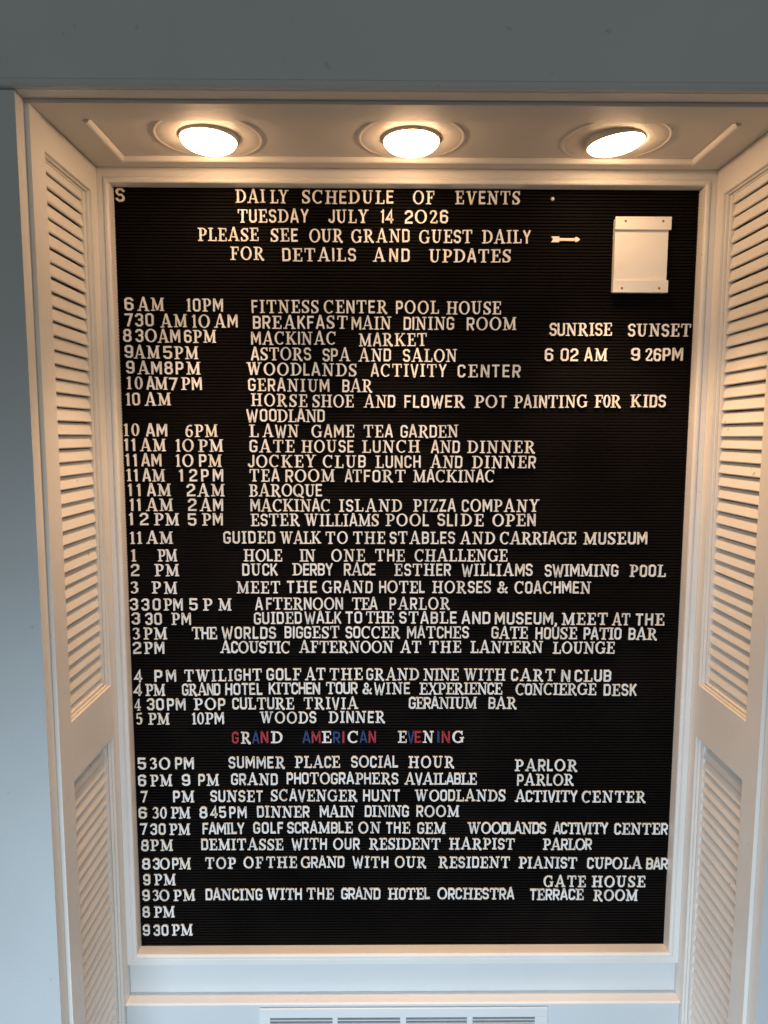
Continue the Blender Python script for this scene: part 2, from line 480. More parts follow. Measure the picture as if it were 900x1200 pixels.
def block(ch):
    """narrow block letter with chamfered corners"""
    s = 0.138; h = s / 2; c = 0.11
    W = {'a': .66, 'b': .56, 'c': .56, 'd': .58, 'e': .50, 'f': .48, 'g': .58, 'h': .58, 'i': .16, 'j': .48, 'k': .58, 'l': .46, 'm': .76, 'n': .62,
         'o': .58, 'p': .54, 'q': .60, 'r': .57, 's': .56, 't': .54, 'u': .58, 'v': .62, 'w': .90, 'x': .62, 'y': .62, 'z': .56,
         '0': .58, '1': .22, '2': .56, '3': .56, '4': .60, '5': .56, '6': .57, '7': .56, '8': .58, '9': .57, ',': .18, '&': .74}
    w = W[ch]; l = h; r = w - h; b = h; t = 1 - h; m = 0.51
    octo = [(l + c, b), (r - c, b), (r, b + c), (r, t - c), (r - c, t), (l + c, t), (l, t - c), (l, b + c)]
    o = []
    P = lambda pts, closed=False, ww=s: o.append(st(pts, ww, closed))
    if ch == 'a': P([(h * .9, 0), (w / 2 - .02, 1), (w / 2 + .02, 1), (w - h * .9, 0)]); P([(.17, .29), (w - .17, .29)], ww=.12)
    elif ch == 'b': P([(l, b), (r - c, b), (r, b + c), (r, m - c * .8), (r - c * .8, m), (r, m + c * .8), (r, t - c), (r - c, t), (l, t)], True); P([(s, m), (r - c, m)], ww=.13)
    elif ch == 'c': P([(r, .30), (r, b + c), (r - c, b), (l + c, b), (l, b + c), (l, t - c), (l + c, t), (r - c, t), (r, t - c), (r, .70)])
    elif ch == 'd': P([(l, b), (r - c, b), (r, b + c), (r, t - c), (r - c, t), (l, t)], True)
    elif ch == 'e': P([(w, b), (l, b), (l, t), (w, t)]); P([(s, m), (w - .06, m)])
    elif ch == 'f': P([(l, 0), (l, t), (w, t)]); P([(s, m - .01), (w - .06, m - .01)])
    elif ch == 'g': P([(r, .72), (r, t - c), (r - c, t), (l + c, t), (l, t - c), (l, b + c), (l + c, b), (r - c, b), (r, b + c), (r, .46), (w * .52, .46)])
    elif ch == 'h': P([(l, 0), (l, 1)]); P([(r, 0), (r, 1)]); P([(s, m), (w - s, m)])
    elif ch == 'i': P([(w / 2, 0), (w / 2, 1)])
    elif ch == 'j': P([(l, .30), (l, b + c), (l + c, b), (r - c, b), (r, b + c), (r, 1)])
    elif ch == 'k': P([(l, 0), (l, 1)]); P([(w - h, 1), (s * .8, .42)]); P([(.24, .54), (w - h * .8, 0)])
    elif ch == 'l': P([(l, 1), (l, b), (w, b)])
    elif ch == 'm': P([(l, 0), (l, t), (l + .04, t), (w / 2, .30), (r - .04, t), (r, t), (r, 0)], ww=.14)
    elif ch == 'n': P([(l, 0), (l, t), (l + .05, t), (r - .05, b), (r, b), (r, 1)], ww=.14)
    elif ch == 'o' or ch == '0': P(octo, True)
    elif ch == 'p': P([(l, 0), (l, t), (r - c, t), (r, t - c), (r, .43 + c), (r - c, .43), (s, .43)])
    elif ch == 'q': P(octo, True); P([(w * .5, .28), (w, -.04)])
    elif ch == 'r': P([(l, 0), (l, t), (r - c, t), (r, t - c), (r, .45 + c), (r - c, .45), (s, .45)]); P([(w * .5, .42), (w - h * .9, 0)])
    elif ch == 's': P([(l, .27), (l, b + c), (l + c, b), (r - c, b), (r, b + c), (r, .36), (r - c, .51), (l + c, .51), (l, .66), (l, t - c), (l + c, t), (r - c, t), (r, t - c), (r, .74)])
    elif ch == 't': P([(0, t), (w, t)]); P([(w / 2, 0), (w / 2, 1 - s)])
    elif ch == 'u': P([(l, 1), (l, b + c), (l + c, b), (r - c, b), (r, b + c), (r, 1)])
    elif ch == 'v': P([(h * .9, 1), (w / 2 - .02, 0), (w / 2 + .02, 0), (w - h * .9, 1)])
    elif ch == 'w': P([(h * .8, 1), (.25, 0), (.28, 0), (w / 2, .80), (w - .28, 0), (w - .25, 0), (w - h * .8, 1)], ww=.13)
    elif ch == 'x': P([(h, 0), (w - h, 1)]); P([(h, 1), (w - h, 0)])
    elif ch == 'y': P([(h * .9, 1), (w / 2, .46), (w / 2, 0)]); P([(w - h * .9, 1), (w / 2, .46)])
    elif ch == 'z': P([(0, t), (w - .10, t), (.10, b), (w, b)])
    elif ch == '1': P([(0.0, .80), (w - h, .93)], ww=.12); P([(w - h, 0), (w - h, 1)])
    elif ch == '2': P([(l, .70), (l, t - c), (l + c, t), (r - c, t), (r, t - c), (r, .60), (l + .02, .26), (l, b), (w, b)])
    elif ch == '3': P([(l, .74), (l, t - c), (l + c, t), (r - c, t), (r, t - c), (r, .62), (r - .11, .52), (r, .42), (r, b + c), (r - c, b), (l + c, b), (l, b + c), (l, .27)]); P([(.22, .52), (r - .11, .52)], ww=.13)
    elif ch == '4': P([(w - .17, 0), (w - .17, .98), (.06, .30), (w, .27)])
    elif ch == '5': P([(w - .03, t), (l, t), (l, .55), (r - c, .58), (r, .58 - c), (r, b + c), (r - c, b), (l + c, b), (l, b + c), (l, .26)])
    elif ch == '6': P([(l + .01, .50), (l, b + c), (l + c, b), (r - c, b), (r, b + c), (r, .56 - c), (r - c, .56), (l + .05, .56)]); P([(l, .45), (l, t - c), (l + c, t), (r - c, t), (r, t - c), (r, .75)])
    elif ch == '7': P([(0, t), (r + .01, t), (w * .36, 0)])
    elif ch == '8':
        P([(l + c, b), (r - c, b), (r, b + c), (r, .52 - c), (r - c, .52), (l + c, .52), (l, .52 - c), (l, b + c)], True)
        P([(l + c + .02, .53), (l + .02, .53 + c), (l + .02, t - c), (l + c, t), (r - c, t), (r - .02, t - c), (r - .02, .53 + c), (r - c - .02, .53)])
    elif ch == '9': P([(r - .01, .50), (r, t - c), (r - c, t), (l + c, t), (l, t - c), (l, .44 + c), (l + c, .44), (r - .05, .44)]); P([(r, .55), (r, b + c), (r - c, b), (l + c, b), (l, b + c), (l, .25)])
    elif ch == ',': P([(w / 2, .15), (w / 2, 0), (w / 2 - .06, -.16)], ww=.13)
    elif ch == '&': return serif('&')
    return w, o


def serif(ch):
    """roman letter with thick and thin strokes and slab serifs"""
    T = 0.158; n = 0.074; sh = 0.070
    o = []

    def P(pts, ww=T, closed=False): o.append(st(pts, ww, closed))

    def sb(x, y, a=.145, b=None):           # serif bar
        b = a if b is None else b
        yy = sh / 2 if y == 0 else 1 - sh / 2
        P([(x - a, yy), (x + b, yy)], sh)

    def stem(x, y0=0.0, y1=1.0, ww=T, s0=True, s1=True, a=.145):
        P([(x, y0), (x, y1)], ww)
        if s0 and y0 == 0: sb(x, 0, a)
        if s1 and y1 == 1: sb(x, 1, a)

    def arc(cx, cy, rx, ry, a0, a1, thick=T, thin=n, k=16, closed=False):
        pts = []
        for i in range(k + (0 if closed else 1)):
            a = math.radians(a0 + (a1 - a0) * i / k)
            ww = thin + (thick - thin) * abs(math.cos(a)) ** 1.4
            pts.append((cx + (rx - ww / 2) * math.cos(a), cy + (ry - ww / 2 * (.75 + .25 * abs(math.sin(a)))) * math.sin(a), ww))
        P(pts, T, closed)

    def tip(x, y0, y1): P([(x, y0), (x, y1)], n)

    if ch == 'A':
        w = .90; P([(.14, 0), (.42, .98)], .085); P([(.40, 1), (.47, 1), (.74, 0)], T); P([(.24, .31), (.62, .31)], n); sb(.15, 0, .15, .13); sb(.73, 0, .16, .17)
    elif ch == 'B':
        w = .70; stem(.19, a=.19); P([(.2, .505), (.42, .505)], n); P([(.2, 1 - n / 2), (.4, 1 - n / 2)], n); P([(.2, n / 2), (.4, n / 2)], n)
        arc(.38, .75, .27, .25, 90, -90); arc(.38, .265, .31, .265, 90, -90)
    elif ch == 'C':
        w = .76; arc(.41, .5, .41, .515, 52, 312, k=22); tip(.68, .70, 1.0)
    elif ch == 'D':
        w = .82; stem(.20, a=.20); P([(.2, 1 - n / 2), (.40, 1 - n / 2)], n); P([(.2, n / 2), (.40, n / 2)], n); arc(.36, .5, .46, .5, 90, -90, k=20)
    elif ch == 'E':
        w = .68; stem(.20, a=.20); P([(.2, 1 - n / 2), (.64, 1 - n / 2)], n); P([(.2, n / 2), (.66, n / 2)], n); P([(.2, .51), (.48, .51)], n); tip(.615, .72, 1); tip(.64, 0, .29); tip(.465, .40, .62)
    elif ch == 'F':
        w = .65; stem(.20, a=.20); P([(.2, 1 - n / 2), (.62, 1 - n / 2)], n); P([(.2, .50), (.46, .50)], n); tip(.60, .70, 1); tip(.45, .39, .61)
    elif ch == 'G':
        w = .84; arc(.42, .5, .42, .515, 50, 318, k=22); tip(.69, .70, 1.0); P([(.70, .05), (.70, .44)], T * .95); P([(.54, .44), (.84, .44)], sh)
    elif ch == 'H':
        w = .90; stem(.20, a=.19); stem(.70, a=.19); P([(.2, .51), (.7, .51)], n)
    elif ch == 'I':
        w = .40; stem(.20, a=.19)
    elif ch == 'J':
        w = .52; P([(.34, 1), (.34, .20), (.25, .07), (.10, .07), (.07, .2)], .14); sb(.34, 1, .18)
    elif ch == 'K':
        w = .88; stem(.20, a=.19); P([(.72, .98), (.28, .45)], n); P([(.38, .56), (.73, .02)], T); sb(.71, 1, .14, .13); sb(.73, 0, .16, .15)
    elif ch == 'L':
        w = .66; stem(.20, a=.20); P([(.2, n / 2), (.63, n / 2)], n); tip(.62, 0, .30)
    elif ch == 'M':
        w = 1.00; P([(.15, 0), (.17, 1)], .085); P([(.16, .97), (.50, .06)], T); P([(.50, .06), (.83, .97)], .085); P([(.83, 1), (.85, 0)], T); sb(.15, 0, .15); sb(.85, 0, .16, .15); sb(.14, 1, .14, .08); sb(.86, 1, .08, .14)
    elif ch == 'N':
        w = .88; P([(.18, 0), (.18, 1)], .085); P([(.19, .97), (.69, .03)], T); P([(.71, 0), (.71, 1)], .085); sb(.17, 0, .17, .15); sb(.71, 1, .16, .17); sb(.12, 1, .12, .10)
    elif ch == 'O':
        w = .86; arc(.43, .5, .43, .52, 0, 360, k=28, closed=True)
    elif ch == 'P':
        w = .68; stem(.20, a=.20); P([(.2, 1 - n / 2), (.4, 1 - n / 2)], n); P([(.2, .44), (.4, .44)], n); arc(.36, .70, .32, .30, 90, -90)
    elif ch == 'Q':
        w = .86; arc(.43, .5, .43, .52, 0, 360, k=28, closed=True); P([(.42, .20), (.62, .02), (.84, -.12)], .13)
    elif ch == 'R':
        w = .82; stem(.20, a=.20); P([(.2, 1 - n / 2), (.4, 1 - n / 2)], n); P([(.2, .47), (.42, .47)], n); arc(.36, .73, .32, .27, 90, -90); P([(.40, .48), (.68, .02), (.80, .02)], .15)
    elif ch == 'S':
        w = .60
        pts = [(.07, .22, .09), (.10, .10, .09), (.20, .04, .09), (.32, .04, .09), (.44, .09, .13), (.51, .21, .16), (.48, .34, .18), (.38, .44, .19), (.24, .53, .19), (.12, .63, .18), (.09, .77, .15), (.15, .90, .11), (.27, .96, .085), (.38, .95, .085), (.48, .89, .085), (.51, .78, .085)]
        P(pts); tip(.53, .70, 1.0); tip(.05, 0, .31)
    elif ch == 'T':
        w = .78; stem(.39, s1=False, a=.18); P([(.02, 1 - n / 2), (.76, 1 - n / 2)], n); tip(.05, .70, 1); tip(.73, .70, 1)
    elif ch == 'U':
        w = .84; P([(.20, 1), (.20, .30), (.25, .14), (.36, .05, .12), (.50, .045, .085), (.60, .12, .085), (.65, .28, .085), (.66, 1, .085)], T); sb(.20, 1, .19, .17); sb(.66, 1, .15, .16)
    elif ch == 'V':
        w = .86; P([(.18, 1), (.42, .02)], T); P([(.43, .02), (.69, 1)], .085); sb(.18, 1, .18, .15); sb(.70, 1, .15, .15)
    elif ch == 'W':
        w = 1.14; P([(.17, 1), (.36, .02)], T * .95); P([(.37, .02), (.57, .98)], .08); P([(.55, 1), (.75, .02)], T * .95); P([(.76, .02), (.98, 1)], .08); sb(.17, 1, .17, .14); sb(.56, 1, .12, .12); sb(.99, 1, .14, .14)
    elif ch == 'X':
        w = .84; P([(.18, 1), (.68, 0)], T); P([(.16, 0), (.68, 1)], .085); sb(.18, 1, .16); sb(.67, 1, .14); sb(.16, 0, .14); sb(.67, 0, .16)
    elif ch == 'Y':
        w = .84; P([(.18, 1), (.40, .48), (.40, 0)], T); P([(.42, .46), (.68, 1)], .085); sb(.18, 1, .17, .15); sb(.68, 1, .14, .15); sb(.40, 0, .18)
    elif ch == 'Z':
        w = .70; P([(.05, 1 - n / 2), (.66, 1 - n / 2)], n); P([(.56, .97), (.12, .03)], T); P([(.05, n / 2), (.67, n / 2)], n); tip(.08, .74, 1); tip(.64, 0, .28)
    elif ch == '&':
        w = .78; P([(.72, .50, .08), (.58, .24, .09), (.40, .06, .11), (.24, .04, .11), (.11, .14, .15), (.10, .28, .16), (.20, .42, .13), (.38, .56, .10), (.47, .72, .10), (.42, .88, .10), (.31, .94, .09), (.21, .86, .12), (.21, .73, .14), (.33, .50, .16), (.52, .22, .16), (.68, .06, .14), (.76, .05, .10)])
    elif ch == '0':
        w = .56; arc(.28, .5, .28, .51, 0, 360, thick=.14, k=24, closed=True)
    elif ch == '1':
        w = .36; stem(.19, s1=False, a=.15, ww=.14); P([(.02, .84), (.20, .95)], n)
    elif ch == '2':
        w = .58; P([(.07, .70, .12), (.10, .88, .10), (.24, .95, .09), (.40, .90, .13), (.46, .74, .15), (.38, .52, .13), (.10, .10, .09), (.12, .05, .09), (.54, .05, .10)]); tip(.53, 0, .22)
    elif ch == '3':
        w = .54; P([(.06, .80, .10), (.14, .93, .085), (.28, .95, .085), (.41, .87, .13), (.42, .70, .14), (.30, .55, .085), (.24, .53, .085)]); P([(.22, .53, .08), (.34, .52, .085), (.46, .38, .14), (.45, .18, .15), (.32, .06, .09), (.16, .05, .085), (.05, .16, .11)])
    elif ch == '4':
        w = .60; P([(.42, 0), (.42, 1)], .14); P([(.40, .97), (.05, .30), (.05, .27)], n); P([(.03, .27), (.60, .27)], n); sb(.42, 0, .14)
    elif ch == '5':
        w = .54; P([(.48, .95), (.12, .95), (.09, .55)], .09); P([(.08, .54, .085), (.24, .63, .085), (.40, .55, .13), (.46, .36, .15), (.40, .14, .13), (.24, .05, .085), (.06, .14, .11)])
    elif ch == '6':
        w = .58; arc(.29, .31, .29, .32, 0, 360, thick=.14, k=22, closed=True); P([(.07, .32, .14), (.09, .58, .14), (.20, .84, .11), (.36, .95, .085), (.50, .88, .10)])
    else:
        raise KeyError(ch)
    return w, o


def stroke_faces(pts, closed):
    n = len(pts); L = []; Rr = []
    P2 = [Vector((p[0], p[1])) for p in pts]
    for i in range(n):
        hw = pts[i][2] / 2
        d0 = d1 = None
        if closed or i > 0: d0 = (P2[i] - P2[(i - 1) % n]).normalized()
        if closed or i < n - 1: d1 = (P2[(i + 1) % n] - P2[i]).normalized()
        if d0 is None: d0 = d1
        if d1 is None: d1 = d0
        n0 = Vector((-d0.y, d0.x)); n1 = Vector((-d1.y, d1.x))
        mm = n0 + n1
        if mm.length < 1e-4: mm = n0
        mm.normalize()
        k = hw / max(mm.dot(n1), 0.42)
        L.append(P2[i] + mm * k); Rr.append(P2[i] - mm * k)
    return L, Rr


def glyph_geometry(style, ch):
    """vertices (x, y, z in metres, front towards -Y) and faces of one letter"""
    w, strokes = block(ch) if style == 'block' else serif(ch)
    V = []; F = []
    for k, (pts, closed) in enumerate(strokes):
        L, Rr = stroke_faces(pts, closed)
        yf = -DEP - 0.00004 * k
        n = len(L); base = len(V)
        for a, b in zip(L, Rr):
            V += [(a.x * CAP, yf, a.y * CAP), (b.x * CAP, yf, b.y * CAP), (a.x * CAP, -0.0001, a.y * CAP), (b.x * CAP, -0.0001, b.y * CAP)]
        seg = n if closed else n - 1
        for i in range(seg):
            p = base + 4 * i; q = base + 4 * ((i + 1) % n)
            F += [(p, p + 1, q + 1, q), (p, q, q + 2, p + 2), (p + 1, p + 3, q + 3, q + 1)]
        if not closed:
            p = base; q = base + 4 * (n - 1)
            F += [(p, p + 2, p + 3, p + 1), (q, q + 1, q + 3, q + 2)]
    return w, V, F


GLY = {}


def glyph(style, ch):
    if (style, ch) not in GLY:
        w, V, F = glyph_geometry(style, ch)
        me = bpy.data.meshes.new('letter_' + ('amp' if ch == '&' else 'comma' if ch == ',' else ch.lower()))
        me.from_pydata(V, [], F); me.update()
        bm = bmesh.new(); bm.from_mesh(me); bmesh.ops.recalc_face_normals(bm, faces=bm.faces)
        # fronts face -Y
        for f in bm.faces:
            if abs(f.normal.y) > 0.9 and f.normal.y > 0: f.normal_flip()
        bm.to_mesh(me); bm.free()
        me.materials.append(M['letter_white'])
        GLY[(style, ch)] = (w, me)
    return GLY[(style, ch)]


# segments (text, left, right, baseline left, baseline right) in millimetres on the board;
# lower case = block letter, upper case = roman letter, ~ = roman figure, + = same word goes on, r: / b: = red / blue
LINES = [
    ('upper left corner of the board', [('s',-426.6,-413.8,576.2,576.2)]),
    ('top heading line', [('DAI',-251.8,-208.2,575.3,575.5), ('+LY',-201.3,-174.5,574.9,575.0), ('SCHeDULe',-154.6,-20.8,574.8,575.1), ('OF',7.9,39.2,574.7,574.9), ('EVeNTS',70.1,165.1,574.7,575.2)]),
    ('date line', [('TuEsDay',-249.4,-145.6,547.5,548.0), ('jULY',-116.0,-57.1,547.6,547.9), ('14',-39.0,-20.7,547.8,547.8), ('2O~26',-3.9,59.6,547.4,547.7)]),
    ('third heading line', [('PLEASE',-308.0,-219.1,520.8,521.2), ('SEe',-201.5,-161.4,520.6,520.8), ('OUR',-144.6,-94.8,520.1,520.4), ('GRANd',-82.8,3.3,519.9,520.3), ('GUEsT',17.1,96.0,519.6,520.0), ('DAILy',110.4,182.3,519.3,519.7)]),
    ('fourth heading line', [('FOR',-261.0,-211.3,494.3,494.5), ('dETAiLs',-184.3,-76.0,492.7,493.2), ('And',-50.8,3.4,492.5,492.8), ('UPDaTES',31.7,153.3,492.0,492.6)]),
    ('sunrise heading', [('suNRIsE',213.7,307.2,386.2,386.5)]),
    ('sunset heading', [('sUNsET',331.7,425.9,385.4,385.7)]),
    ('sunrise time', [('6',207.5,219.9,349.0,349.0), ('02',231.4,257.7,349.1,349.2), ('aM',267.4,301.4,349.2,349.3)]),
    ('sunset time', [('9',338.2,351.1,349.9,350.0), ('~26',359.3,382.5,349.7,349.8), ('pm',385.8,415.5,350.1,350.2)]),
    ('fitness line', [('6',-419.3,-406.1,421.1,421.2), ('AM',-400.4,-361.2,420.6,420.7), ('~10Pm',-327.8,-273.9,419.8,420.0), ('fITNESS',-230.9,-131.3,417.7,418.1), ('CEnTeR',-123.6,-29.1,417.9,418.2), ('pOOL',-16.4,47.7,417.5,417.8), ('HOUSE',58.6,140.2,417.1,417.4)]),
    ('breakfast line', [('730',-419.6,-377.1,397.9,398.1), ('AM',-367.0,-327.7,396.6,396.8), ('~1O',-320.1,-293.5,396.3,396.4), ('Am',-287.1,-252.4,396.4,396.5), ('brEAkfaST',-229.5,-88.9,395.1,395.6), ('mAIN',-82.6,-23.5,394.4,394.6), ('diNINg',-4.9,70.4,394.2,394.5), ('rOOM',89.5,163.6,394.0,394.3)]),
    ('market line', [('8',-423.0,-411.3,375.3,375.3), ('3O',-404.5,-373.3,375.1,375.2), ('+Am',-371.8,-338.5,374.2,374.3), ('6PM',-332.1,-285.1,374.1,374.2), ('mACKiNAC',-232.5,-106.1,371.9,372.3), ('MaRKET',-71.7,30.3,370.0,370.3)]),
    ('salon line', [('9',-421.8,-409.6,352.0,352.1), ('+AM',-407.9,-369.7,350.8,350.9), ('5',-363.9,-351.1,350.4,350.5), ('+PM',-347.6,-312.4,350.0,350.1), ('aSTORs',-233.4,-143.5,348.9,349.1), ('spA',-126.2,-84.7,347.9,348.1), ('ANd',-72.5,-23.8,347.6,347.8), ('sALON',-5.4,75.6,347.1,347.3)]),
    ('activity center line', [('9',-420.1,-408.4,328.9,328.9), ('+Am',-403.6,-367.4,327.4,327.5), ('8pM',-362.8,-309.7,327.3,327.5), ('WOODlaNDS',-240.2,-75.1,326.9,325.4), ('aCTIvITy',-54.0,59.7,325.0,325.3), ('cEnter',76.9,171.1,324.6,324.9)]),
    ('10 AM 7 PM line', [('~1~0',-420.5,-396.7,305.4,305.5), ('aM',-390.8,-359.6,304.7,304.8), ('7',-357.1,-344.3,304.3,304.4), ('Pm',-338.7,-308.0,304.4,304.5), ('gEraNIUm',-238.1,-116.2,303.4,302.2), ('bAR',-96.9,-51.5,302.0,302.2)]),
    ('flower pot line', [('~10',-422.4,-401.4,281.1,281.1), ('AM',-394.2,-355.2,280.9,281.0), ('HORSE',-234.6,-149.8,281.1,279.5), ('SHOE',-142.1,-79.8,279.3,279.4), ('ANd',-64.8,-17.2,279.0,279.1), ('floweR',-3.0,88.7,278.9,279.1), ('POt',102.9,151.5,278.9,279.0), ('PaInTING',162.8,274.1,279.0,279.8), ('F~0R',285.2,324.9,280.1,280.2), ('KIds',339.7,392.8,280.5,280.7)]),
    ('line under the flower pot line', [('woo',-241.5,-196.4,257.6,257.7), ('+DLaNd',-195.1,-123.7,256.9,257.1)]),
    ('lawn line', [('~1~0',-427.4,-404.2,235.3,235.4), ('am',-393.9,-362.3,234.9,235.0), ('~6PM',-334.2,-285.8,234.3,234.4), ('L',-238.0,-223.8,234.5,234.5), ('+AwN',-218.0,-163.1,234.0,234.1), ('GamE',-143.8,-79.1,233.9,234.1), ('TEa',-64.4,-20.3,234.1,234.2), ('gaRdEN',-8.7,79.4,234.0,234.2)]),
    ('upper of the two lunch lines', [('11',-426.9,-411.4,213.0,213.0), ('AM',-403.7,-365.0,212.5,212.6), ('~1O',-349.5,-322.4,212.1,212.1), ('PM',-315.5,-278.0,211.9,212.0), ('gATE',-237.9,-169.9,211.3,211.4), ('HOUse',-159.5,-79.9,211.2,211.4), ('LuNCH',-67.0,21.3,211.1,211.3), ('aNd',37.7,81.3,210.8,210.9), ('DINNER',93.0,196.4,210.7,210.9)]),
    ('lower of the two lunch lines', [('11',-425.7,-409.7,189.7,189.7), ('am',-402.4,-372.2,189.5,189.5), ('~1O',-350.2,-323.8,189.1,189.1), ('pM',-314.7,-280.8,189.1,189.2), ('jOCKEY',-240.7,-137.1,188.5,188.7), ('CLUb',-126.8,-61.8,188.2,188.3), ('Lunch',-46.7,22.2,188.1,188.2), ('ANd',37.1,85.5,188.0,188.1), ('DINNEr',100.9,197.7,187.9,188.0)]),
    ('tea room line', [('~11',-425.5,-409.2,166.9,166.9), ('aM',-401.4,-367.7,166.6,166.7), ('1',-345.2,-336.6,166.7,166.8), ('+2pm',-330.1,-279.0,166.8,166.9), ('TEa',-238.7,-193.0,166.7,166.7), ('rOOM',-184.1,-109.2,166.5,166.6), ('aT',-93.6,-67.5,166.4,166.4), ('foRT',-64.3,-0.5,166.2,166.3), ('MaCKINaC',11.2,135.2,166.1,166.3)]),
    ('line above the pizza line', [('11',-423.5,-405.6,144.2,144.2), ('aM',-395.2,-359.3,144.2,144.3), ('2',-334.6,-321.6,144.1,144.1), ('+AM',-319.0,-277.4,143.8,143.9), ('BAROQUe',-239.7,-128.4,143.9,144.1)]),
    ('pizza line', [('11',-421.9,-406.3,121.7,121.7), ('AM',-397.7,-356.9,121.4,121.5), ('2',-333.4,-320.9,121.5,121.5), ('+Am',-315.7,-280.0,121.5,121.6), ('mACKINaC',-238.0,-116.0,120.9,121.0), ('IsLAND',-102.4,-6.0,120.8,120.9), ('PIZza',11.5,76.5,121.0,121.0), ('cOmPANY',86.2,205.2,120.8,121.0)]),
    ('pool slide line', [('1',-423.8,-416.7,99.6,99.6), ('+2',-407.6,-394.6,99.3,99.3), ('PM',-386.0,-348.1,99.1,99.1), ('5',-334.0,-321.0,99.1,99.2), ('Pm',-312.3,-281.0,99.2,99.2), ('EsTER',-237.9,-162.7,98.5,98.6), ('WILLIaMS',-155.4,-41.4,98.3,98.4), ('POOl',-30.9,35.3,98.5,98.5), ('sli',49.2,78.9,98.6,98.6), ('+DE',84.7,119.7,98.6,98.6), ('OPEn',133.4,200.0,98.7,98.7)]),
    ('carriage museum line', [('~1~1',-423.8,-405.5,70.5,70.5), ('AM',-398.9,-358.4,70.5,70.5), ('guIdEd',-280.3,-201.1,71.2,71.2), ('WALK',-193.2,-130.2,71.0,71.0), ('TO',-123.4,-89.2,70.8,70.8), ('THE',-80.8,-31.6,70.8,70.9), ('sTAbLes',-24.7,75.9,70.9,71.0), ('AND',83.8,137.8,70.7,70.8), ('CARRIaGE',145.8,263.3,70.5,70.6), ('MuSEum',275.2,373.7,70.4,70.5)]),
    ('challenge line', [('~1',-423.2,-415.3,43.1,43.1), ('PM',-382.0,-352.6,43.1,43.2), ('HOlE',-250.1,-190.7,43.2,43.3), ('IN',-163.8,-139.6,43.3,43.3), ('ONE',-114.6,-62.9,43.3,43.4), ('ThE',-46.6,-1.2,43.4,43.4), ('CHALLENGE',14.1,157.7,43.4,43.6)]),
    ('derby race line', [('2',-424.0,-411.6,20.4,20.4), ('PM',-387.2,-350.4,20.1,20.2), ('dUck',-252.4,-197.8,21.0,21.1), ('Derby',-175.1,-112.1,21.3,21.4), ('rAce',-95.4,-46.5,21.4,21.4), ('EsTHer',-17.4,70.4,20.9,21.0), ('wILlIAms',87.1,197.2,20.7,20.8), ('swImMINg',216.3,330.6,20.0,20.0), ('PooL',348.7,404.6,19.5,19.5)]),
    ('horses and coachmen line', [('~3',-425.8,-413.9,-7.3,-7.3), ('P',-392.8,-378.9,-7.2,-7.2), ('+M',-373.9,-354.1,-7.5,-7.5), ('MEET',-261.4,-194.3,-6.9,-6.9), ('tHe',-183.7,-137.4,-6.4,-6.3), ('GraNd',-129.2,-51.3,-6.3,-6.3), ('hOTEl',-40.7,29.9,-6.3,-6.3), ('HORseS',41.6,133.2,-6.3,-6.2), ('&',142.5,159.3,-6.2,-6.2), ('CoaChmeN',169.9,288.9,-7.0,-7.0)]),
    ('afternoon tea line', [('3',-427.5,-415.4,-34.0,-34.0), ('30',-409.6,-380.5,-34.0,-34.0), ('Pm',-375.2,-346.1,-34.2,-34.2), ('5',-335.5,-322.3,-34.0,-34.0), ('P',-314.4,-299.8,-34.0,-34.0), ('+M',-290.5,-270.7,-34.2,-34.2), ('a',-233.6,-221.6,-33.4,-33.4), ('+fTERnOOn',-216.3,-97.0,-32.6,-32.6), ('TEa',-83.1,-43.3,-32.6,-32.6), ('pArLOR',-24.4,69.8,-32.6,-32.5)]),
    ('stable and museum line', [('3',-425.7,-413.0,-56.5,-56.5), ('30',-404.5,-379.1,-56.8,-56.8), ('Pm',-364.0,-334.0,-56.8,-56.8), ('guIdEd',-235.8,-161.4,-55.9,-54.9), ('waLk',-156.9,-99.7,-54.6,-54.6), ('to',-93.0,-67.2,-54.6,-54.6), ('THE',-61.1,-18.0,-54.6,-54.6), ('sTabLe',-9.2,80.2,-54.9,-54.9), ('and',88.2,132.8,-55.4,-55.4), ('museum',140.3,231.2,-56.2,-56.2), (',',233.9,238.4,-57.0,-57.0), ('MEET',245.4,316.8,-57.0,-57.0), ('AT',324.1,352.2,-57.6,-57.6), ('thE',361.1,405.9,-57.9,-57.9)]),
    ('soccer line', [('~3',-425.2,-413.8,-80.2,-80.2), ('PM',-408.0,-371.8,-80.2,-80.2), ('ThE',-332.8,-293.7,-79.7,-79.7), ('worlds',-286.2,-201.9,-79.1,-79.1), ('biggEST',-188.3,-102.5,-78.3,-78.3), ('soCCER',-93.1,-7.7,-78.3,-78.3), ('maTchEs',3.0,99.7,-78.4,-78.4), ('gATE',135.3,192.1,-78.9,-78.9), ('houSE',204.5,269.4,-79.8,-79.8), ('paTIo',280.1,339.2,-80.3,-80.3), ('bAR',350.8,395.6,-81.2,-81.2)]),
    ('acoustic afternoon line', [('2',-425.2,-411.9,-103.4,-103.4), ('+Pm',-407.9,-376.8,-103.5,-103.5), ('AcOUsTIC',-289.4,-180.0,-102.1,-102.2), ('AFTERNOON',-166.1,-18.3,-101.6,-101.7), ('AT',-7.6,25.1,-101.7,-101.7), ('THE',37.9,88.0,-101.7,-101.7), ('LANTERN',102.8,216.3,-102.0,-102.0), ('LOUNGE',232.5,329.3,-103.1,-103.2)]),
